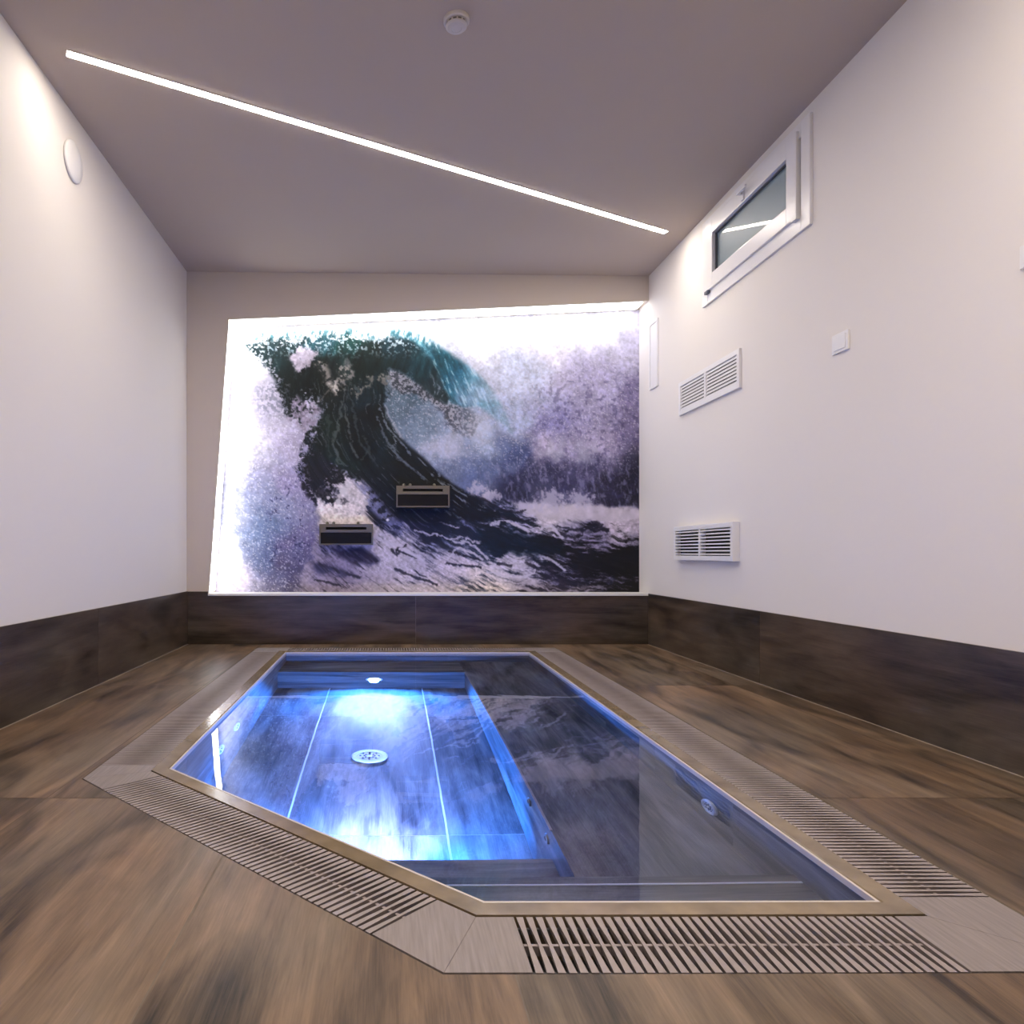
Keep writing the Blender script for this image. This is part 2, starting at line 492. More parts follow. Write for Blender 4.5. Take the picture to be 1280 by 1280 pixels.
def paint(X, Y):
    """a breaking sea wave, painted over the field x 262..803, y 380..745; returns linear RGB"""
    def mix(img, col, m):
        return img * (1 - m[..., None]) + (np.asarray(col, float) if np.ndim(col) == 1 else col) * m[..., None]
    Wx = (fbm(X/38, Y/38, 91) - .5); Wy = (fbm(X/38, Y/38, 95) - .5)
    def field(pts, p=2.6, jx=60, jy=50):
        wsum = 0; acc = 0
        Xw = X + Wx * jx; Yw = Y + Wy * jy
        for x, y, r, g, b in pts:
            ww = 1.0 / (((Xw-x)**2 + (Yw-y)**2) / 400 + 0.25) ** (p/2 + .3)
            acc = acc + ww[..., None] * np.array([r, g, b], float); wsum = wsum + ww
        return acc / wsum[..., None]
    n20 = fbm(X/20, Y/20, 3); n8 = fbm(X/8, Y/8, 11); n3 = fbm(X/2.6, Y/2.6, 21, 3); n2 = fbm(X/1.5, Y/1.5, 27, 2)
    r10 = ridge(X/14 + Wx*3, Y/14 + Wy*3, 131)
    bgp = [(300,420,252,252,255),(285,560,245,244,252),(280,690,238,238,248),(340,500,196,190,212),(350,560,184,176,204),(345,620,150,156,190),
      (330,660,118,138,176),(330,700,98,112,150),(360,715,92,86,118),(300,725,205,195,218),(370,600,166,156,194),(385,680,120,110,150),
      (420,400,250,250,255),(500,400,250,250,255),(600,395,250,250,255),(700,400,248,248,255),(600,425,236,234,248),(690,430,226,222,240),(770,395,232,232,244),
      (795,420,190,186,214),(650,470,196,204,230),(700,480,196,190,222),(760,480,172,166,202),(790,500,128,118,158),(790,545,122,112,148),(650,520,172,184,216),
      (700,535,142,138,190),(745,560,190,178,208),(690,568,204,192,220),(640,570,84,100,146),(560,525,140,156,184),(515,500,80,106,122),(520,540,118,138,160),(500,520,96,116,132),
      (560,565,178,188,214),(600,545,180,194,220),(600,590,96,112,152),(650,598,48,50,84),(700,603,56,56,88),(760,603,46,44,68),(795,605,34,32,48),
      (650,616,36,38,62),(580,595,104,120,162),(730,590,78,76,112),(555,590,110,124,156)]
    img = field(bgp)
    img = img * (0.76 + 0.24*n8 + 0.28*n3 + .10*(r10-.5))[..., None]
    img = img + ((n20 - .5) * 26)[..., None]
    sp = sstep(.62, .78, n2) * sstep(620, 560, Y) * .5
    img = mix(img, (232, 228, 244), sp * sstep(420, 450, Y))
    dkm = sstep(.56, .72, fbm(X/4.5, Y/4.5, 141, 3)) * sstep(590, 720, X) * sstep(430, 500, Y) * .45
    img = mix(img, (74, 68, 112), dkm)
    rain = fbm(X/3.2 + (n8-.5)*2, Y/9 + (n8-.5)*2, 33, 4)
    m = sstep(560, 640, X) * sstep(565, 590, Y) * sstep(.48, .78, rain) * .5
    img = mix(img, (170, 166, 200), m)
    m = sstep(620, 680, X) * sstep(560, 575, Y) * sstep(595, 580, Y) * sstep(.52, .30, rain) * .4
    img = mix(img, (58, 58, 92), m)
    # pale billows inside the curl
    for cx, cy, r, a in ((600,535,26,.5),(560,560,26,.45),(530,555,14,.35),(690,566,22,.5),(735,566,20,.5),(640,585,10,.2)):
        dd = np.hypot(X-cx, (Y-cy)*1.2) / r + (n8-.5)*1.6
        img = mix(img, (206, 208, 228), sstep(1.1, .2, dd) * a)
    # left spray: blue-violet speckle
    lm = sstep(420, 375, X) * sstep(470, 560, Y)
    img = mix(img, (50, 50, 90), lm * sstep(.52, .66, n8) * sstep(.46, .60, n3) * sstep(318, 350, X) * sstep(580, 625, Y) * .8)
    img = mix(img, (244, 242, 252), lm * sstep(.58, .84, n2) * .6)
    lm2 = sstep(300, 335, X) * sstep(372, 352, X) * sstep(470, 485, Y) * sstep(540, 505, Y)
    img = mix(img, (120, 122, 140), lm2 * sstep(.42, .62, n3) * .7)
    # ---- flow coordinates that follow the wave face and then the sea
    guide = [(492,440),(485,465),(484,490),(483,510),(491,532),(506,553),(530,576),(560,602),(600,626),(660,648),(730,664),(830,676)]
    D, S = sgncurve(X + (n20-.5)*16, Y + (n20-.5)*16, guide)
    fl = fbm(S/34, D/4.6, 171, 5, .62); flr = ridge(S/26, D/6.5, 181, 4, .6); fl2 = fbm(S/11, D/2.2, 191, 4, .65)
    # ---- sea surface
    sea = sdpoly(X + (n8-.5)*14, Y + (n8-.5)*12, [(370,748),(372,716),(388,694),(398,660),(396,632),(385,615),(400,600),(430,590),(480,600),(520,600),(560,606),(580,612),(610,622),(650,628),(690,630),(740,630),(808,636),(808,748)])
    seam = sstep(3, -5, sea)
    foam = .34*fl + .34*fl2 + .32*flr
    bias = field([(420,640,.30,0,0),(440,655,.30,0,0),(490,695,.16,0,0),(420,720,.12,0,0),(400,700,.08,0,0),(560,712,.13,0,0),(630,704,.16,0,0),(540,730,.16,0,0),(470,730,.16,0,0),(500,715,.18,0,0),(450,705,.14,0,0),
                  (500,620,-.25,0,0),(560,630,-.20,0,0),(540,655,-.16,0,0),(490,645,-.10,0,0),(600,665,-.14,0,0),(575,650,-.08,0,0),(620,680,-.28,0,0),(680,685,-.20,0,0),(660,660,-.02,0,0),(600,635,.02,0,0),(625,645,-.08,0,0),(640,655,.0,0,0),
                  (690,640,.45,0,0),(740,640,.45,0,0),(790,644,.35,0,0),(740,662,.0,0,0),(780,668,.07,0,0),(720,672,.06,0,0),(780,700,-.22,0,0),(730,705,-.22,0,0),(690,715,-.08,0,0),(650,712,.05,0,0),(640,730,.10,0,0),(720,730,-.01,0,0),(780,725,-.08,0,0)], 3.0, 30, 24)[..., 0]
    fm = sstep(.40, .62, foam + bias * .95 - .04)
    dk = field([(480,620,14,18,24),(560,640,18,26,46),(500,650,30,34,62),(620,680,12,28,44),(700,690,18,20,28),(780,705,14,13,16),(420,680,40,36,58),(450,720,56,50,70),(700,730,56,50,72),(560,720,84,84,112),(600,700,60,70,96)])
    lt = field([(430,640,226,216,222),(480,690,206,198,216),(560,720,206,196,214),(560,650,110,122,164),(590,640,150,150,190),(640,640,176,170,204),(700,638,222,214,222),(780,645,206,194,208),(740,670,142,134,166),(700,720,146,138,164),(420,720,150,138,162),(640,700,206,200,220),(610,735,222,210,210),(780,720,110,104,130)])
    lt = lt * (.62 + .34*fl2 + .40*n3)[..., None]
    sc = dk * (.7 + .6*fl2)[..., None] * (1 - fm[..., None]) + lt * fm[..., None]
    img = img * (1 - seam[..., None]) + sc * seam[..., None]
    # smooth bright surf line far out
    d = sdpoly(X, Y + (n8-.5)*6, [(640,628),(690,630),(740,631),(806,636),(806,650),(760,652),(700,650),(660,645)])
    img = mix(img, np.array([214, 206, 218.]) * (.88 + .2*n8)[..., None], sstep(3, -4, d) * .85)
    for cx, cy, r in ((598,612,19),(612,620,16),(690,625,26),(722,624,22),(655,632,14)):
        dd = np.hypot((X-cx)/r, (Y-cy)/(r*.55)) + (n3-.5)*1.1 + (rain-.5)*1.6
        img = mix(img, (204, 198, 220), sstep(1.05, .35, dd) * .8)
    for pts, wd in (([(600,622),(622,634),(640,640),(657,637)],2.4),([(608,640),(635,647),(672,652)],2.6),([(693,658),(720,662),(760,662)],2.6),([(728,664),(745,656),(758,663)],4.2),([(738,656),(745,652),(752,656)],3.),([(700,667),(715,672),(727,668)],3),([(690,676),(700,674)],2),
                    ([(622,704),(640,708)],3),([(676,706),(700,712)],3.6),([(660,704),(672,712)],4),([(500,690),(520,697)],2),([(496,712),(520,722),(545,730)],3),([(400,706),(430,716),(450,722)],3),([(396,726),(424,732)],2.4),([(560,688),(580,696),(604,700)],2.2),([(560,706),(600,708)],2.6),([(488,686),(496,694),(506,680)],2.4)):
        img = mix(img, (30, 28, 44), sstep(wd, wd*.2, sdline(X + (n8-.5)*10, Y + (n8-.5)*8, pts) + (n3-.5)*2) * .8)
    for pts, wd in (([(560,700),(575,684),(590,690),(604,700)],2.4),([(565,676),(590,680),(612,700)],2.2),([(640,700),(660,690),(690,700),(705,712)],2.4),([(612,655),(632,650),(660,664)],2.4),([(676,662),(692,658),(700,670)],2.6),([(610,716),(650,722),(670,714)],2.6),([(440,668),(470,672),(500,684),(530,700)],3.2),([(520,664),(560,672),(600,676)],1.8),([(540,650),(575,660)],1.6)):
        img = mix(img, (214, 208, 226), sstep(wd, wd*.2, sdline(X + (n8-.5)*12, Y + (n8-.5)*10, pts) + (n3-.5)*2.6) * .85)
    # ---- lip of the wave, teal and fading to the right
    lip = sdpoly(X + (n8-.5)*12 + (n3-.5)*7, Y + (n8-.5)*12 + (n3-.5)*7,
        [(488,414),(512,416),(535,425),(560,440),(585,457),(605,474),(622,497),(636,525),(642,545),(626,530),(610,515),(596,508),(580,510),(566,508),(552,495),(540,470),(520,452),(498,440)])
    lc = field([(505,424,60,120,140),(530,432,90,160,180),(548,455,22,84,100),(560,480,28,98,124),(572,500,50,118,140),(585,465,90,156,186),(600,490,136,178,206),(622,505,106,176,204),(630,530,130,190,214),(590,500,126,158,190)])
    ls = fbm((X - Y*.45)/2.6, (Y + X*.3)/14, 61, 4)
    lc = lc * (.50 + .75*ls + .3*n3)[..., None]
    lc = mix(lc, (196, 224, 234), sstep(.58, .72, ls) * .6)
    img = mix(img, lc, sstep(4, -5, lip) * (1 - .70 * sstep(572, 640, X + (n8-.5)*30)))
    # spray under the lip
    us = sdpoly(X + (n8-.5)*18, Y + (n8-.5)*18, [(484,464),(500,462),(520,468),(538,484),(556,500),(586,508),(604,526),(584,548),(560,536),(555,520),(540,506),(520,497),(500,494),(486,486)])
    q_ = sstep(.40, .64, n3 + (n2-.5)*.4)[..., None]; uc = np.array([170, 164, 172.]) * q_ + np.array([56, 56, 62.]) * (1 - q_)
    img = mix(img, uc, sstep(3, -7, us) * .72 * (1 - .6*sstep(550, 600, X)))
    # ---- dark body of the wave
    body = [(308,432),(330,424),(350,421),(372,422),(395,419),(420,416),(440,417),(455,424),(470,424),(485,421),(500,420),(516,426),(530,437),(540,450),(550,468),(556,486),
        (566,500),(556,505),(540,496),(527,484),(513,474),(500,466),(488,462),(484,470),(484,490),(481,508),(487,525),(500,545),(513,558),(530,572),(545,587),(560,600),(578,612),(604,626),
        (626,642),(610,652),(585,650),(560,655),(530,655),(505,650),(487,634),(470,615),(452,600),(434,598),(424,606),(425,622),(411,634),(396,634),(384,622),(376,606),(373,584),(377,560),
        (386,542),(396,526),(398,510),(392,505),(380,518),(364,526),(353,516),(351,496),(344,478),(334,464),(330,452),(316,446)]
    edge = 10 * sstep(480, 410, X) + 5
    bsd = sdpoly(X + (n8-.5)*edge*1.8 + (n3-.5)*edge, Y + (n8-.5)*edge*1.8 + (n3-.5)*edge, body)
    bc = field([(330,440,30,58,62),(365,470,20,32,32),(400,425,40,92,104),(430,425,20,76,70),(455,445,14,30,28),(500,435,20,54,64),(530,450,20,62,72),(545,490,40,60,66),(370,500,22,32,32),(420,480,24,30,28),(395,480,14,24,24),
        (410,540,24,38,32),(430,570,24,46,40),(460,500,20,42,50),(470,530,14,20,24),(450,560,8,14,16),(480,560,20,38,42),(510,590,12,20,20),(540,610,12,18,26),(400,580,32,34,44),(390,610,30,30,44),(420,600,38,36,40),(580,635,14,22,38)])
    face = sstep(455, 490, Y)
    ang = fbm((X + .35*Y)/4.0, (Y - .2*X)/30, 71, 4)
    bc = bc * (.35 + .75*(ang*(1-face) + fl*face) + .55*fl2)[..., None]
    bc = mix(bc, (112, 124, 128), sstep(.66, .84, flr) * sstep(.48, .66, fl2) * face * .55)
    bc = mix(bc, (150, 160, 176), sstep(.60, .80, flr) * sstep(.48, .62, fl2) * face * sstep(460, 500, X) * sstep(44, 8, D) * .6)
    bc = mix(bc, (92, 140, 150), (1-face) * sstep(.55, .70, ang) * sstep(.5, .64, n3) * .6 * sstep(450, 430, Y))
    bm_ = sstep(3, -4, bsd)
    ragged = 1 - .78 * sstep(.54, .68, n3) * sstep(18, 3, -bsd) * sstep(480, 440, X + .2*(Y-430))
    img = mix(img, bc, bm_ * np.clip(ragged, 0, 1))
    # drops and spikes along the crest
    up = sstep(480, 430, Y) * sstep(302, 318, X) * sstep(560, 500, X) * sstep(408, 422, Y)
    img = mix(img, (214, 228, 238), up * sstep(.56, .68, n3) * sstep(456, 424, Y + 10*(n20-.5)) * .85)
    spk = fbm((X + .2*Y)/2.0, Y/9, 211, 3)
    top = np.interp(X, [300,330,395,440,470,500,530,560], [432,421,417,414,421,415,424,440])
    sm = sstep(9, 0, np.abs(Y - top)) * sstep(305, 325, X) * sstep(560, 530, X)
    img = mix(img, (46, 110, 120), sm * sstep(.50, .64, spk) * .8)
    img = mix(img, (240, 248, 252), sm * sstep(.50, .38, spk) * .8)
    # pale foam caught in the crest and along the face
    for poly, col, a in (([(358,440),(378,434),(400,436),(394,448),(381,456),(377,466),(370,466)], (188,176,194), .95),
                         ([(394,456),(405,450),(410,462),(416,478),(426,462),(436,452),(442,466),(432,476),(424,488),(416,492),(408,482),(400,468)], (160,152,146), .85),
                         ([(412,482),(422,478),(425,488),(416,491)], (206,198,186), .9),
                         ([(424,446),(434,444),(438,454),(430,458)], (140,140,140), .6),
                         ([(370,492),(380,504),(398,506),(394,530),(385,542),(372,532),(358,525)], (160,148,170), .9),
                         ([(438,490),(450,482),(470,470),(486,466),(485,476),(470,478),(452,490),(442,498)], (150,142,132), .8),
                         ([(425,603),(436,600),(448,612),(464,626),(452,636),(438,632),(430,620)], (206,200,206), .85),
                         ([(393,620),(402,624),(412,636),(430,632),(446,634),(460,648),(466,658),(420,658),(405,648)], (230,220,224), .95),
                         ([(438,597),(452,600),(468,614),(482,634),(498,650),(514,664),(500,670),(480,654),(462,638),(456,620)], (136,138,178), .8)):
        d = sdpoly(X + (n8-.5)*18 + (n3-.5)*8, Y + (n8-.5)*18 + (n3-.5)*8, poly)
        c = np.array(col, float) * (.62 + .46*n3 + .34*n8)[..., None]
        hole = 1 - .8*sstep(.52, .38, fbm(X/5, Y/5, 221, 3)) * (a < .95)
        img = mix(img, c, sstep(3, -4, d) * a * hole)
    for cx, cy, rx, ry in ((418,616,14,12),(430,628,8,7),(404,612,12,10),(448,642,5,3)):
        dd = np.hypot((X-cx)/rx, (Y-cy)/ry) + (n8-.5)*1.6
        img = mix(img, np.array([64, 62, 72.]) * (.6 + .8*n3)[..., None], sstep(1.0, .5, dd) * .7 * sstep(.40, .5, n3))
    for cx, cy, r in ((430,614,6),(422,628,4),(436,606,5),(410,622,2.5)):
        dd = np.hypot(X-cx, Y-cy)/r + (n3-.5)*1.2
        img = mix(img, (220, 216, 222), sstep(1.0, .5, dd) * .9)
    for pts, wd, col in (([(424,500),(426,520),(421,540),(419,560),(424,580)],3,(92,104,100)),([(430,505),(434,530),(438,555),(446,570)],2.4,(96,106,104)),([(482,508),(492,530),(503,548)],2.4,(170,176,190)),
                         ([(470,520),(480,545),(492,562),(500,575)],2,(110,122,136)),([(476,512),(486,536),(504,556),(515,570)],1.6,(130,142,156)),([(455,545),(462,560),(452,575)],2,(60,74,70)),([(400,500),(408,490),(412,484)],2,(120,112,106)),
                         ([(440,500),(444,530),(452,556),(470,580)],2.2,(60,78,80)),([(412,520),(408,545),(412,570)],2.2,(56,74,66)),([(488,560),(508,580),(530,598)],1.8,(96,110,124))):
        d = sdline(X + (n8-.5)*12, Y + (n8-.5)*12, pts)
        img = mix(img, col, sstep(wd, wd*.1, d + (n3-.5)*3.5) * .75)
    # dark trough below the lower spout, dark swell in the middle, dark water at the right
    for poly, col, a0 in (([(412,684),(450,682),(466,692),(478,702),(466,708),(440,704),(424,696)], (48,40,62), .7), ([(600,664),(640,662),(680,674),(708,684),(702,693),(660,694),(620,690),(596,680)], (14,32,46), .55),
                          ([(722,706),(760,696),(803,690),(803,712),(770,716),(742,712)], (22,20,24), .5), ([(385,700),(420,708),(440,716),(430,722),(395,716)], (66,60,84), .2)):
        d = sdpoly(X + (n8-.5)*14, Y + (n8-.5)*10, poly)
        img = mix(img, np.array(col, float) * (.6 + .8*fl2)[..., None], sstep(4, -5, d) * (a0 + (1-a0) * sstep(.35, .6, fl)))
    img = mix(img, (250, 250, 255), sstep(2.4, 1.2, np.hypot(X - 484.5, Y - 650)))
    lum = (img @ np.array([.3, .59, .11]))[..., None]
    img = lum + .84 * (img - lum)
    img = (np.clip(img, 3, 255) / 255) ** 1.12
    return np.where(img < .04045, img / 12.92, ((img + .055) / 1.055) ** 2.4)

def build_mural():
    # corners of the print on its plane (x, z), set in by the recess
    q = {k: wpt(px, py, YM) for k, (px, py) in dict(tl=(292, 409.5), tr=(803, 383.0), br=(803, 742.5), bl=(267.5, 742.5)).items()}
    NU, NV = 520, 345
    U, V = np.meshgrid(np.linspace(0, 1, NU), np.linspace(0, 1, NV))
    def bil(i):
        return (q['tl'][i]*(1-U) + q['tr'][i]*U)*(1-V) + (q['bl'][i]*(1-U) + q['br'][i]*U)*V
    xs, zs = bil(0), bil(1)
    PX = CX + xs * F / YM; PY = CY - (zs - H) * F / YM
    rgb = paint(PX, PY)
    n = NU * NV
    co = np.stack([xs.ravel(), np.full(n, YM), zs.ravel()], 1)
    idx = np.arange(n).reshape(NV, NU)
    quads = np.stack([idx[:-1, :-1], idx[1:, :-1], idx[1:, 1:], idx[:-1, 1:]], -1).reshape(-1, 4)
    # back of the panel
    corners = [idx[0, 0], idx[-1, 0], idx[-1, -1], idx[0, -1]]
    back = co[corners].copy(); back[:, 1] = YM + 0.015
    co = np.concatenate([co, back])
    faces = quads.tolist()
    b = [n, n+1, n+2, n+3]
    faces.append([b[3], b[2], b[1], b[0]])
    faces.append(idx[0, :].tolist()[::1] + [b[3], b[0]])
    faces.append(idx[-1, ::-1].tolist() + [b[1], b[2]])
    faces.append(idx[::-1, 0].tolist() + [b[0], b[1]])
    faces.append(idx[:, -1].tolist() + [b[2], b[3]])
    me = bpy.data.meshes.new('wave_mural')
    me.from_pydata(co.tolist(), [], faces); me.update()
    at = me.color_attributes.new('print', 'FLOAT_COLOR', 'POINT')
    data = np.ones((n + 4, 4), np.float32); data[:n, :3] = rgb.reshape(-1, 3)
    at.data.foreach_set('color', data.ravel())
    me.materials.append(M['mural'])
    o = bpy.data.objects.new('wave_mural', me); COL.objects.link(o)
    return tag(o, 'large printed picture of a breaking ocean wave set in the lit recess', 'mural')
mural = build_mural()

# LED strips along the left and top reveals of the recess
def strip_along(name, a, b, inward, label):
    """thin diffuser on a reveal between (x,z) points a and b, facing `inward`"""
    bm = bmesh.new()
    d = Vector((b[0]-a[0], 0, b[1]-a[1])); L = d.length; d.normalize()
    n = Vector((inward[0], 0, inward[1])); n = (n - d * n.dot(d)).normalized()
    A = Vector((a[0], 0, a[1])) + d * 0.012; B = Vector((b[0], 0, b[1])) - d * 0.012
    root = thing(name, (A.x, YB + 0.02, A.z), label, 'led light', 'LED strips around the picture recess')
    def bar(bm, y0, y1, t0, t1):
        vs = []
        for P in (A, B):
            for y, t in ((y0, t0), (y1, t0), (y1, t1), (y0, t1)):
                vs.append(bm.verts.new((P.x + n.x*t, y, P.z + n.z*t)))
        fs = [bm.faces.new([vs[i] for i in q]) for q in ((0,1,2,3),(7,6,5,4),(0,4,5,1),(1,5,6,2),(2,6,7,3),(3,7,4,0))]
        bmesh.ops.recalc_face_normals(bm, faces=fs)
    bar(bm, YB + 0.004, YM - 0.030, 0.0005, 0.004)
    obj('profile', bm, M['white_trim'], root)
    bm = bmesh.new(); bar(bm, YB + 0.012, YM - 0.05, 0.0042, 0.010)
    obj('diffuser', bm, M['led_recess'], root)
    return root
strip_along('led_strip', (BLx, BLz + 0.02), (TLx, TLz), (1, 0), 'white glowing LED strip up the slanted left edge of the wave picture')
strip_along('led_strip', (TLx, TLz), (XR - 0.03, TLz + (TRz - TLz) * (XR - 0.03 - TLx) / (xr - TLx)), (0, -1), 'white glowing LED strip along the top edge of the wave picture')

# ------------------------------------------------------------------ waterfall spouts on the picture
def spout(px0, py0, px1, py1, label):
    yf = YM - 0.13
    x0, z1 = wpt(px0, py0, yf); x1, z0 = wpt(px1, py1, yf)
    root = thing('waterfall_spout', ((x0+x1)/2, YM, z0), label, 'water spout', 'steel spouts on the wave picture')
    t = 0.010; hh = z1 - z0; zs = z0 + hh * 0.60
    bm = bmesh.new()                                   # steel housing: walls, top, bottom, middle shelf
    box(bm, x0, x0 + t, yf, YM - .002, z0, z1, bevel=.002); box(bm, x1 - t, x1, yf, YM - .002, z0, z1, bevel=.002)
    box(bm, x0 + t, x1 - t, yf, YM - .002, z1 - t, z1); box(bm, x0 + t, x1 - t, yf, YM - .002, z0, z0 + t)
    obj('housing', bm, M['steel'], root)
    bm = bmesh.new()                                   # outlet: a frame around the slot
    sx0, sx1 = x0 + (x1-x0)*.12, x1 - (x1-x0)*.12
    s0, s1 = z1 - hh*.27, z1 - hh*.14
    box(bm, x0 + t, sx0, yf + .004, yf + .05, zs, z1 - t); box(bm, sx1, x1 - t, yf + .004, yf + .05, zs, z1 - t)
    box(bm, sx0, sx1, yf + .004, yf + .05, zs, s0); box(bm, sx0, sx1, yf + .004, yf + .05, s1, z1 - t)
    lip = obj('outlet_lip', bm, M['steel'], root)
    bm = bmesh.new(); box(bm, sx0, sx1, yf + .045, yf + .055, s0, s1); nest(obj('slot', bm, M['dark'], root), lip)['label'] = 'dark water slot'
    bm = bmesh.new(); box(bm, x0 + t, x1 - t, yf + .012, yf + .03, z0 + t, zs - .001); obj('front_panel', bm, M['dark_steel'], root)['label'] = 'dark lower panel'
    for fx in (.14, .26, .72):
        bm = bmesh.new()
        cx = x0 + (x1-x0)*fx; lathe(bm, [(0, 0), (.012, 0), (.012, .014), (.006, .02), (0, .02)], (cx, yf + .05, z1), 'Z', 16)
        obj('clamp', bm, M['steel'], root)
spout(495.5, 607, 562, 634, 'steel waterfall spout on the dark wave face, the higher of the two')
spout(399, 655, 466, 681, 'steel waterfall spout in white foam, the lower of the two')

# ------------------------------------------------------------------ pool
pool = thing('swimming_pool', (0.12, 3.2, 0), 'sunken plunge pool with one cut corner, wood-look tiles and benches', 'pool')
ZW = -0.011
ZFL, ZBE, ZS1, ZS2 = -0.82, -0.35, -0.53, -0.19
def tile_uv(bm, fs, along='y'):
    of = roff()
    for f in fs: f.normal_update()
    def uvf(c, n):
        if abs(n.z) > .7: return (c.y, c.x) if along == 'y' else (c.x, c.y)
        if abs(n.x) > abs(n.y): return (c.y, c.z)
        return (c.x, c.z)
    grain_uv(bm, fs, uvf, of)
# walls
bm = bmesh.new(); n = len(P0); fs = []
for i in range(n):
    p, q = P0[i], P0[(i+1) % n]
    L = math.hypot(q[0]-p[0], q[1]-p[1]); k = max(1, round(L / 0.6))
    for s in range(k):
        a = (p[0] + (q[0]-p[0])*(s/k), p[1] + (q[1]-p[1])*(s/k)); b = (p[0] + (q[0]-p[0])*((s+1)/k), p[1] + (q[1]-p[1])*((s+1)/k))
        f = bm.faces.new([bm.verts.new(v) for v in ((*a, -0.012), (*a, ZFL - .02), (*b, ZFL - .02), (*b, -0.012))])
        f.normal_update(); tile_uv(bm, [f])
obj('pool_wall', bm, M['pool_tile'], pool)
# floor of the deep part, in 0.6 m planks with pale joints
bm = bmesh.new()
def planked(bm, poly, z, xs, ys):
    for i in range(len(xs) - 1):
        for j in range(len(ys) - 1):
            t = [(xs[i]+.004, ys[j]+.0005), (xs[i+1]-.004, ys[j]+.0005), (xs[i+1]-.004, ys[j+1]-.0005), (xs[i]+.004, ys[j+1]-.0005)]
            t = inter_convex(t, poly)
            if area(t) < 1e-4: continue
            f = bm.faces.new([bm.verts.new((x, y, z)) for x, y in t]); f.normal_update()
            if f.normal.z < 0: f.normal_flip()
            tile_uv(bm, [f])
planked(bm, P0, ZFL, [-.979, -.385, .209, .803, 1.4], [1.3, 2.6, 4.0, 5.2])
f = bm.faces.new([bm.verts.new((x, y, ZFL - .0004)) for x, y in P0]); f.material_index = 1
obj('pool_floor', bm, [M['pool_tile'], plain('pale_joint', (0.62, 0.62, 0.62), .8)], pool)
def tread(name, poly, ztop, label=None, along='y'):
    bm = bmesh.new(); fs = slab(bm, poly, ZFL, ztop); tile_uv(bm, fs, along)
    o = obj(name, bm, M['pool_tile'], pool)
    if label: o['label'] = label
    return o
XBE = 0.487
tread('bench', inter_convex([(XBE, 1.744), (2, 1.744), (2, 6), (XBE, 6)], P0), ZBE, 'long side bench under water')
tread('bench', inter_convex([(-2, 4.66), (XBE, 4.66), (XBE, 6), (-2, 6)], P0), ZBE, 'short bench at the far end under water', 'x')
tread('step', inter_convex([(-2, 0), (XBE, 0), (XBE, 2.16), (-2, 2.16)], P0), ZS1, 'lower entry step', 'x')
tread('step', inter_convex([(-2, 0), (2, 0), (2, 1.744), (-2, 1.744)], P0), ZS2, 'upper entry step', 'x')
bm = bmesh.new()
box(bm, 0.0, 0.976, 1.700, 1.706, ZS2, ZS2 + .004); obj('nosing_strip', bm, M['white_plastic'], pool)
bm = bmesh.new(); box(bm, XBE - .004, XBE + .004, 2.17, 4.66, ZBE - .004, ZBE + .004); obj('nosing_strip', bm, M['slat'], pool)
# coping stones, one per side, mitred
for i in range(n):
    a0, b0, a1, b1 = P0[i], P0[(i+1) % n], P1[i], P1[(i+1) % n]
    am = offset(P0, .006)[i]; bmm = offset(P0, .006)[(i+1) % n]
    a0, b0 = offset(P0, .0055)[i], offset(P0, .0055)[(i+1) % n]
    am, bmm = offset(P0, .009)[i], offset(P0, .009)[(i+1) % n]
    prof = [(a0, b0, -.05), (a0, b0, .000), (am, bmm, .003), (a1, b1, .003), (a1, b1, -.09)]
    bm = bmesh.new()
    A = [bm.verts.new((*p[0], p[2])) for p in prof]; B = [bm.verts.new((*p[1], p[2])) for p in prof]
    fs = [bm.faces.new((A[k], A[k+1], B[k+1], B[k])) for k in range(len(prof)-1)]
    fs.append(bm.faces.new((A[-1], A[0], B[0], B[-1]))); fs.append(bm.faces.new(A[::-1])); fs.append(bm.faces.new(B))
    bmesh.ops.recalc_face_normals(bm, faces=fs)
    obj('coping_stone', bm, M['coping'], pool)
# pale edge profile between coping and water
bm = bmesh.new(); Pi, Po = offset(P0, -.001), offset(P0, .005)
for i in range(n):
    j = (i+1) % n
    slab(bm, [Pi[i], Pi[j], Po[j], Po[i]], -.0135, .0015)
obj('edge_trim', bm, M['edge'], pool)['label'] = 'thin pale edge profile at the waterline'
# overflow gutter under the grates
bm = bmesh.new()
Pg = offset(P2, .004)
for i in range(n):
    j = (i+1) % n
    fs = [bm.faces.new([bm.verts.new(v) for v in ((*P1[i], -.085), (*P1[j], -.085), (*Pg[j], -.085), (*Pg[i], -.085))]),
          bm.faces.new([bm.verts.new(v) for v in ((*Pg[i], -.085), (*Pg[j], -.085), (*Pg[j], -.002), (*Pg[i], -.002))])]
    for f in fs: f.material_index = 0
obj('gutter', bm, M['gutter'], pool)
# water
bm = bmesh.new()
Pw = offset(P0, .003)
slab(bm, Pw, ZFL - .05, ZW)
water = obj('pool_water', bm, M['water'])
tag(water, 'still clear water filling the sunken plunge pool', 'water', kind='stuff')

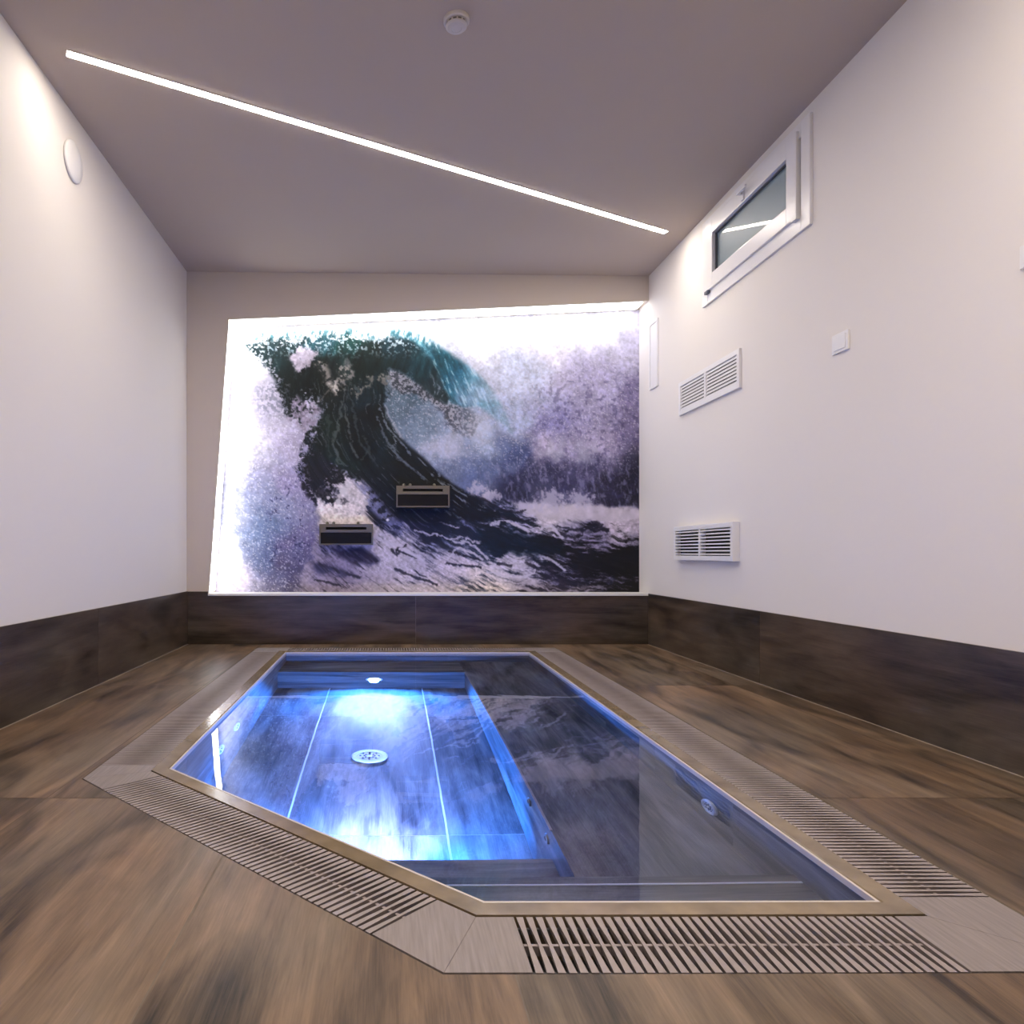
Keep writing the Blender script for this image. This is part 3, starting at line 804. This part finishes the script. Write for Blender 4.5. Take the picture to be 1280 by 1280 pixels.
# ------------------------------------------------------------------ overflow grates and their corner plates
def along(i, s, off):           # point at distance s from P0[i] along side i, pushed out by off
    p, q = P0[i], P0[(i+1) % n]; L = math.hypot(q[0]-p[0], q[1]-p[1])
    nrm = edges_of(P0)[i][0]
    return (p[0] + (q[0]-p[0])*s/L + nrm[0]*off, p[1] + (q[1]-p[1])*s/L + nrm[1]*off)
def side_len(i):
    p, q = P0[i], P0[(i+1) % n]; return math.hypot(q[0]-p[0], q[1]-p[1])
G0, G1 = COPE + .003, GR
cut = {0: (0.0, -0.045), 1: (0.045, -0.075), 2: (0.05, -0.008), 3: (0.02, 0.0), 4: (0.0, 0.0)}
gl = {0: 'ribbed grey overflow grate along the left side of the pool', 1: 'ribbed grey overflow grate along the diagonal cut side of the pool',
      2: 'ribbed grey overflow grate along the front edge of the pool nearest the viewer', 3: 'ribbed grey overflow grate along the right side of the pool',
      4: 'ribbed grey overflow grate along the far end of the pool under the picture'}
PITCH = 0.0186
for i in range(n):
    L = side_len(i); s0, s1 = cut[i][0], L + cut[i][1]
    mid = along(i, (s0+s1)/2, (G0+G1)/2)
    root = thing('overflow_grate', (*mid, -.02), gl[i], 'grate', 'overflow grates around the pool')
    bm = bmesh.new()
    k = int((s1 - s0) / PITCH)
    for t in range(k):
        c = s0 + (t + .5) * (s1 - s0) / k
        w_end, w_mid = .0066, .0032
        gm = (G0 + G1) / 2
        outl = [(c - w_end, G0), (c + w_end, G0), (c + w_mid, gm - .006), (c + w_mid, gm + .006), (c + w_end, G1), (c - w_end, G1), (c - w_mid, gm + .006), (c - w_mid, gm - .006)]
        pts = [along(i, s, o) for s, o in outl]
        low = [along(i, c + (s - c) * .35, o) for s, o in outl]
        va = [bm.verts.new((*q, -.016)) for q in low]; vb = [bm.verts.new((*q, 0.0)) for q in pts]
        fs = [bm.faces.new(va[::-1]), bm.faces.new(vb)] + [bm.faces.new((va[q], va[(q+1) % 8], vb[(q+1) % 8], vb[q])) for q in range(8)]
        bmesh.ops.recalc_face_normals(bm, faces=fs)
    obj('slats', bm, M['slat'], root)
    for go, nm in (((G0 + G1)/2, 'spine'), (G0 + .02, 'support_rod'), (G1 - .02, 'support_rod')):
        bm = bmesh.new()
        hw = .0035
        slab(bm, [along(i, s0, go - hw), along(i, s1, go - hw), along(i, s1, go + hw), along(i, s0, go + hw)], -.022, -.004 if nm == 'spine' else -.012)
        obj(nm, bm, M['slat'] if nm == 'spine' else M['gasket'], root)
cl = {0: 'flat grey corner plate at the far left corner of the pool', 1: 'flat grey corner plate at the left corner where the diagonal side begins',
      2: 'flat grey corner plate with a mitre line at the front end of the diagonal side', 3: 'flat grey corner plate at the near right corner of the pool', 4: 'flat grey corner plate at the far right corner of the pool'}
Pa, Pb = offset(P0, G0), offset(P0, G1)
for i in range(n):
    h = (i - 1) % n
    sA = side_len(h) + cut[h][1] + .002; sB = cut[i][0] - .002
    pA0, pA1 = along(h, sA, G0), along(h, sA, G1)
    pB0, pB1 = along(i, sB, G0), along(i, sB, G1)
    root = thing('corner_plate', (*Pb[i], -.02), cl[i], 'corner plate', 'corner plates of the overflow grate')
    # two mitred halves with a hairline between them
    for poly, nm in (([Pa[i], pA0, pA1, Pb[i]], 'plate_half'), ([Pa[i], Pb[i], pB1, pB0], 'plate_half')):
        if area(poly) < 2e-4: continue
        # shrink a touch along the mitre
        cxm = sum(p[0] for p in poly)/len(poly); cym = sum(p[1] for p in poly)/len(poly)
        poly = [(cxm + (p[0]-cxm)*.994, cym + (p[1]-cym)*.994) for p in poly]
        bm = bmesh.new(); slab(bm, poly, -.018, .0005)
        obj(nm, bm, M['corner_tile'], root)

# ------------------------------------------------------------------ pool fittings
def fitting(name, pos, axis, r, label, cat, lamp=False, group=None):
    root = thing(name, pos, label, cat, group)
    bm = bmesh.new(); lathe(bm, [(0, 0), (r, 0), (r, .006), (r*.93, .010), (r*.72, .010), (r*.70, .006), (0, .006)], pos, axis, 36)
    rg = obj('ring', bm, M['white_plastic'], root, smooth=False)
    if lamp:
        bm = bmesh.new(); lathe(bm, [(0, .0065), (r*.68, .0065), (r*.6, .016), (r*.3, .020), (0, .021)], pos, axis, 32)
        obj('lens', bm, M['pool_lamp'], root, smooth=True)
        sp = bpy.data.lights.new('lamp_beam', 'SPOT'); sp.energy = POOL_LAMP; sp.color = (0.02, 0.19, 1.0)
        sp.spot_size = math.radians(155); sp.spot_blend = 0.7; sp.shadow_soft_size = .03
        so = bpy.data.objects.new('lamp_beam', sp); COL.objects.link(so); so.parent = root
        sgn = -1 if axis == '-Y' else 1
        so.location = (0, sgn * .055, 0)
        so.rotation_euler = Vector((0, sgn, -.5)).to_track_quat('-Z', 'Y').to_euler()
        sp = bpy.data.lights.new('added_white_spot', 'SPOT'); sp.energy = POOL_LAMP * .27; sp.color = (0.95, 0.84, 1.0)  # extra white spot, added to whiten the hot spot by each blue lamp
        sp.spot_size = math.radians(84); sp.spot_blend = 1.0; sp.shadow_soft_size = .03
        so = bpy.data.objects.new('added_white_spot', sp); COL.objects.link(so); so.parent = root
        so.location = (0, sgn * .055, 0)
        so.rotation_euler = Vector((0, sgn, -.75)).to_track_quat('-Z', 'Y').to_euler()
    else:
        bm = bmesh.new()
        for k in range(8):
            a = k * math.pi / 4
            for rr in (.28, .5):
                c = conv(r*rr*math.cos(a), r*rr*math.sin(a), .006, axis, pos)
                lathe(bm, [(0, 0), (r*.06, 0), (r*.06, .002), (0, .002)], c, axis, 8)
        obj('holes', bm, M['dark'], root)
        bm = bmesh.new(); lathe(bm, [(0, .0062), (r*.16, .0062), (r*.12, .012), (0, .012)], pos, axis, 16); obj('cap', bm, M['white_plastic'], root)
    return root
fitting('pool_lamp', (-0.10, 4.66, -.57), '-Y', .055, 'glowing blue-white lamp under water in the far bench wall', 'lamp', True, 'underwater lamps')
fitting('pool_lamp', (-0.06, 2.16, -.66), 'Y', .055, 'underwater lamp behind the front step, lighting the near pool floor', 'lamp', True, 'underwater lamps')
fitting('floor_drain', (-0.093, 3.36, ZFL), 'Z', .085, 'round white drain cover on the pool floor', 'drain')
fitting('pool_inlet', (0.977, 2.19, -.20), '-X', .05, 'round white inlet on the right pool wall', 'inlet', group='wall inlets in the pool')
fitting('pool_inlet', (-0.716, 3.35, -.40), 'X', .05, 'round inlet on the left pool wall, the farther of two', 'inlet', group='wall inlets in the pool')
fitting('pool_inlet', (-0.714, 3.02, -.42), 'X', .05, 'round inlet on the left pool wall, the nearer of two', 'inlet', group='wall inlets in the pool')
for k, (y, lb) in enumerate(((2.50, 'small jet in the bench riser, the farther of two'), (2.22, 'small jet in the bench riser, the nearer of two'))):
    p = (XBE, y, -.46); root = thing('massage_jet', p, lb, 'jet', 'small jets in the bench riser')
    bm = bmesh.new(); lathe(bm, [(0, 0), (.028, 0), (.026, .006), (.014, .007), (.012, .003), (0, .003)], p, '-X', 24); obj('rim', bm, M['steel'], root)
    bm = bmesh.new(); lathe(bm, [(0, .0032), (.011, .0032), (.011, .0045), (0, .0045)], p, '-X', 16); obj('nozzle', bm, M['dark'], root)

# ------------------------------------------------------------------ ceiling lights
def led_line(p, q, mat, label, wd=0.037):
    v = Vector((q[0]-p[0], q[1]-p[1], 0)); L = v.length; v.normalize(); s = Vector((-v.y, v.x, 0))
    root = thing('ceiling_light', (p[0], p[1], zc(p[0])), label, 'light')
    def bar(bm, hw, up, dn, ext):
        vs = []
        for P, e in ((p, -ext), (q, ext)):
            for a, z in ((-hw, up), (hw, up), (hw, -dn), (-hw, -dn)):
                x = P[0] + v.x*e + s.x*a; y = P[1] + v.y*e + s.y*a
                vs.append(bm.verts.new((x, y, zc(x) + z)))
        fs = [bm.faces.new([vs[i] for i in qd]) for qd in ((0,1,2,3),(7,6,5,4),(0,4,5,1),(1,5,6,2),(2,6,7,3),(3,7,4,0))]
        bmesh.ops.recalc_face_normals(bm, faces=fs)
    bm = bmesh.new(); bar(bm, wd/2 + .003, .03, .003, .004); obj('profile', bm, M['white_trim'], root)
    bm = bmesh.new(); bar(bm, wd/2, -.0032, .0042, 0); obj('diffuser', bm, mat, root)
    return root
def cpt(px, py):                # pixel -> ceiling point
    x = 0
    for _ in range(6):
        d = (zc(x) - H) * F / (CY - py); x = (px - CX) * d / F
    return (x, d)
led_line(cpt(84, 66), cpt(832, 290), M['led'], 'slim glowing white LED line running diagonally across the ceiling')
led_line((-1.2, 0.2), (1.7, 1.6), M['led_fill'], 'slim unseen LED line on the ceiling behind the camera, added as fill light')  # out of view, added to brighten the front of the room

# smoke detector
c = cpt(570.5, 24)
root = thing('smoke_detector', (c[0], c[1], zc(c[0])), 'round white smoke detector on the ceiling', 'smoke detector')
p = (c[0], c[1], zc(c[0]) + .004)
bm = bmesh.new(); lathe(bm, [(0, 0), (.052, 0), (.052, .016), (.049, .020), (.047, .021), (0, .021)], p, '-Z', 48); obj('base', bm, M['detector'], root)
bm = bmesh.new(); lathe(bm, [(0, .020), (.038, .020), (.038, .030), (0, .030)], p, '-Z', 40); obj('vent_ring', bm, M['gasket'], root)
bm = bmesh.new()
for k in range(12):
    a = k * math.pi / 6; x, y = .0395*math.cos(a), .0395*math.sin(a)
    box(bm, p[0]+x-.003, p[0]+x+.003, p[1]+y-.003, p[1]+y+.003, p[2]-.032, p[2]-.019)
obj('vent_post', bm, M['detector'], root)
bm = bmesh.new(); lathe(bm, [(0, .0295), (.042, .0295), (.043, .034), (.036, .041), (.022, .044), (.020, .042), (0, .042)], p, '-Z', 40); obj('sensor_head', bm, M['detector'], root)

# round plate on the left wall
p = (XL, 3.525, 2.616)
root = thing('cover_plate', p, 'round white cover plate high on the left wall', 'cover plate')
bm = bmesh.new(); lathe(bm, [(0, 0), (.094, 0), (.097, .004), (.097, .010), (.091, .015), (.05, .019), (0, .020)], p, 'X', 56); obj('disc', bm, M['white_plastic'], root, smooth=True)

# ------------------------------------------------------------------ window
root = bpy.data.objects.new('window_1', None); COL.objects.link(root); root.location = (XR, 3.963, WZ0)
root['kind'] = 'structure'; root['label'] = 'small white hopper window high on the right wall'
def ring(bm, y0, y1, z0, z1, t, x0, x1, bev=.004, tb=None):
    tb = tb or t
    box(bm, x0, x1, y0, y0 + t, z0, z1, bevel=bev); box(bm, x0, x1, y1 - t, y1, z0, z1, bevel=bev)
    box(bm, x0, x1, y0 + t, y1 - t, z0, z0 + tb, bevel=bev); box(bm, x0, x1, y0 + t, y1 - t, z1 - t, z1, bevel=bev)
bm = bmesh.new(); ring(bm, 3.382, 4.546, 2.245, 2.772, .075, XR - .014, XR + .09); obj('window_frame', bm, M['pvc'], root)
bm = bmesh.new(); ring(bm, 3.474, 4.468, 2.318, 2.735, .088, XR - .028, XR + .05, .005); sash = obj('sash', bm, M['pvc'], root)
bm = bmesh.new(); ring(bm, 3.556, 4.386, 2.400, 2.653, .012, XR - .008, XR + .01, 0); nest(obj('gasket', bm, M['gasket'], root), sash)
bm = bmesh.new(); box(bm, XR + .004, XR + .012, 3.56, 4.382, 2.404, 2.649); nest(obj('pane', bm, M['glass'], root), sash)
bm = bmesh.new(); box(bm, XR - .036, XR - .027, 3.975, 4.005, 2.655, 2.725, bevel=.003); box(bm, XR - .062, XR - .036, 3.983, 3.997, 2.684, 2.698); box(bm, XR - .066, XR - .054, 3.90, 4.0, 2.683, 2.699, bevel=.003)
nest(obj('handle', bm, M['white_plastic'], root), sash)
bm = bmesh.new(); box(bm, XR - .034, XR - .013, 3.462, 3.51, 2.306, 2.33, bevel=.003); obj('hinge', bm, M['white_plastic'], root)
bm = bmesh.new(); box(bm, XR - .034, XR - .013, 4.43, 4.475, 2.300, 2.318, bevel=.003); obj('hinge', bm, M['gasket'], root)['label'] = 'dark hinge'

# ------------------------------------------------------------------ vents, plates and switches on the right wall
def vent(y0, y1, z0, z1, th, tilt, hs, label):
    root = thing('air_vent', (XR, (y0+y1)/2, z0), label, 'vent', 'louvred air vents on the right wall')
    fr = .030
    bm = bmesh.new(); ring(bm, y0, y1, z0, z1, fr, XR - th, XR + .001, .003); obj('frame', bm, M['white_plastic'], root)
    ym = y0 + (y1 - y0) * .52
    bm = bmesh.new(); box(bm, XR - th, XR - .002, ym - .012, ym + .012, z0 + fr, z1 - fr, bevel=.002); obj('mullion', bm, M['white_plastic'], root)
    bm = bmesh.new(); box(bm, XR - .004, XR + .0005, y0 + .01, y1 - .01, z0 + .01, z1 - .01); obj('duct_back', bm, M['dark'], root)
    N = 8; zz0, zz1 = z0 + fr, z1 - fr
    for ya, yb in ((y0 + fr, ym - .012), (ym + .012, y1 - fr)):
        bm = bmesh.new()
        for k in range(N):
            c = zz0 + (k + .5) * (zz1 - zz0) / N; h = (zz1 - zz0) / N * hs
            v = [(XR - th + .003, c - h - tilt), (XR - th + .003, c + h - tilt), (XR - .005, c + h + tilt), (XR - .005, c - h + tilt)]
            prism(bm, v, lambda q, t, a=ya: (q[0], a + t, q[1]), yb - ya)
        obj('louvres', bm, M['white_plastic'], root)
vent(4.065, 4.915, 1.633, 1.857, .016, .004, .27, 'white louvred air vent on the right wall below the window')
vent(4.09, 4.94, 0.651, 0.877, .040, .0, .20, 'white louvred air vent low on the right wall above the skirting')
root = thing('wall_panel', (XR, 5.40, 1.935), 'tall narrow white panel on the right wall beside the picture', 'wall panel')
bm = bmesh.new(); ring(bm, 5.317, 5.487, 1.935, 2.437, .018, XR - .012, XR + .001, .002); obj('frame', bm, M['white_plastic'], root)
bm = bmesh.new(); box(bm, XR - .007, XR, 5.335, 5.469, 1.953, 2.419); obj('cover', bm, M['white_plastic'], root)
def plate(y0, y1, z0, z1, label):
    root = thing('switch_plate', (XR, (y0+y1)/2, z0), label, 'switch', 'white plates on the right wall')
    bm = bmesh.new(); box(bm, XR - .009, XR, y0, y1, z0, z1, bevel=.002); obj('plate', bm, M['white_plastic'], root)
    bm = bmesh.new(); ym = (y0+y1)/2; box(bm, XR - .012, XR - .008, y0 + .014, y1 - .014, z0 + .012, z1 - .012, bevel=.0015); obj('rocker', bm, M['white_plastic'], root)
plate(3.11, 3.222, 1.582, 1.667, 'small white switch plate on the right wall, right of the upper vent')
plate(2.155, 2.262, 1.590, 1.660, 'white switch plate on the right wall, partly cut off at the photo edge')
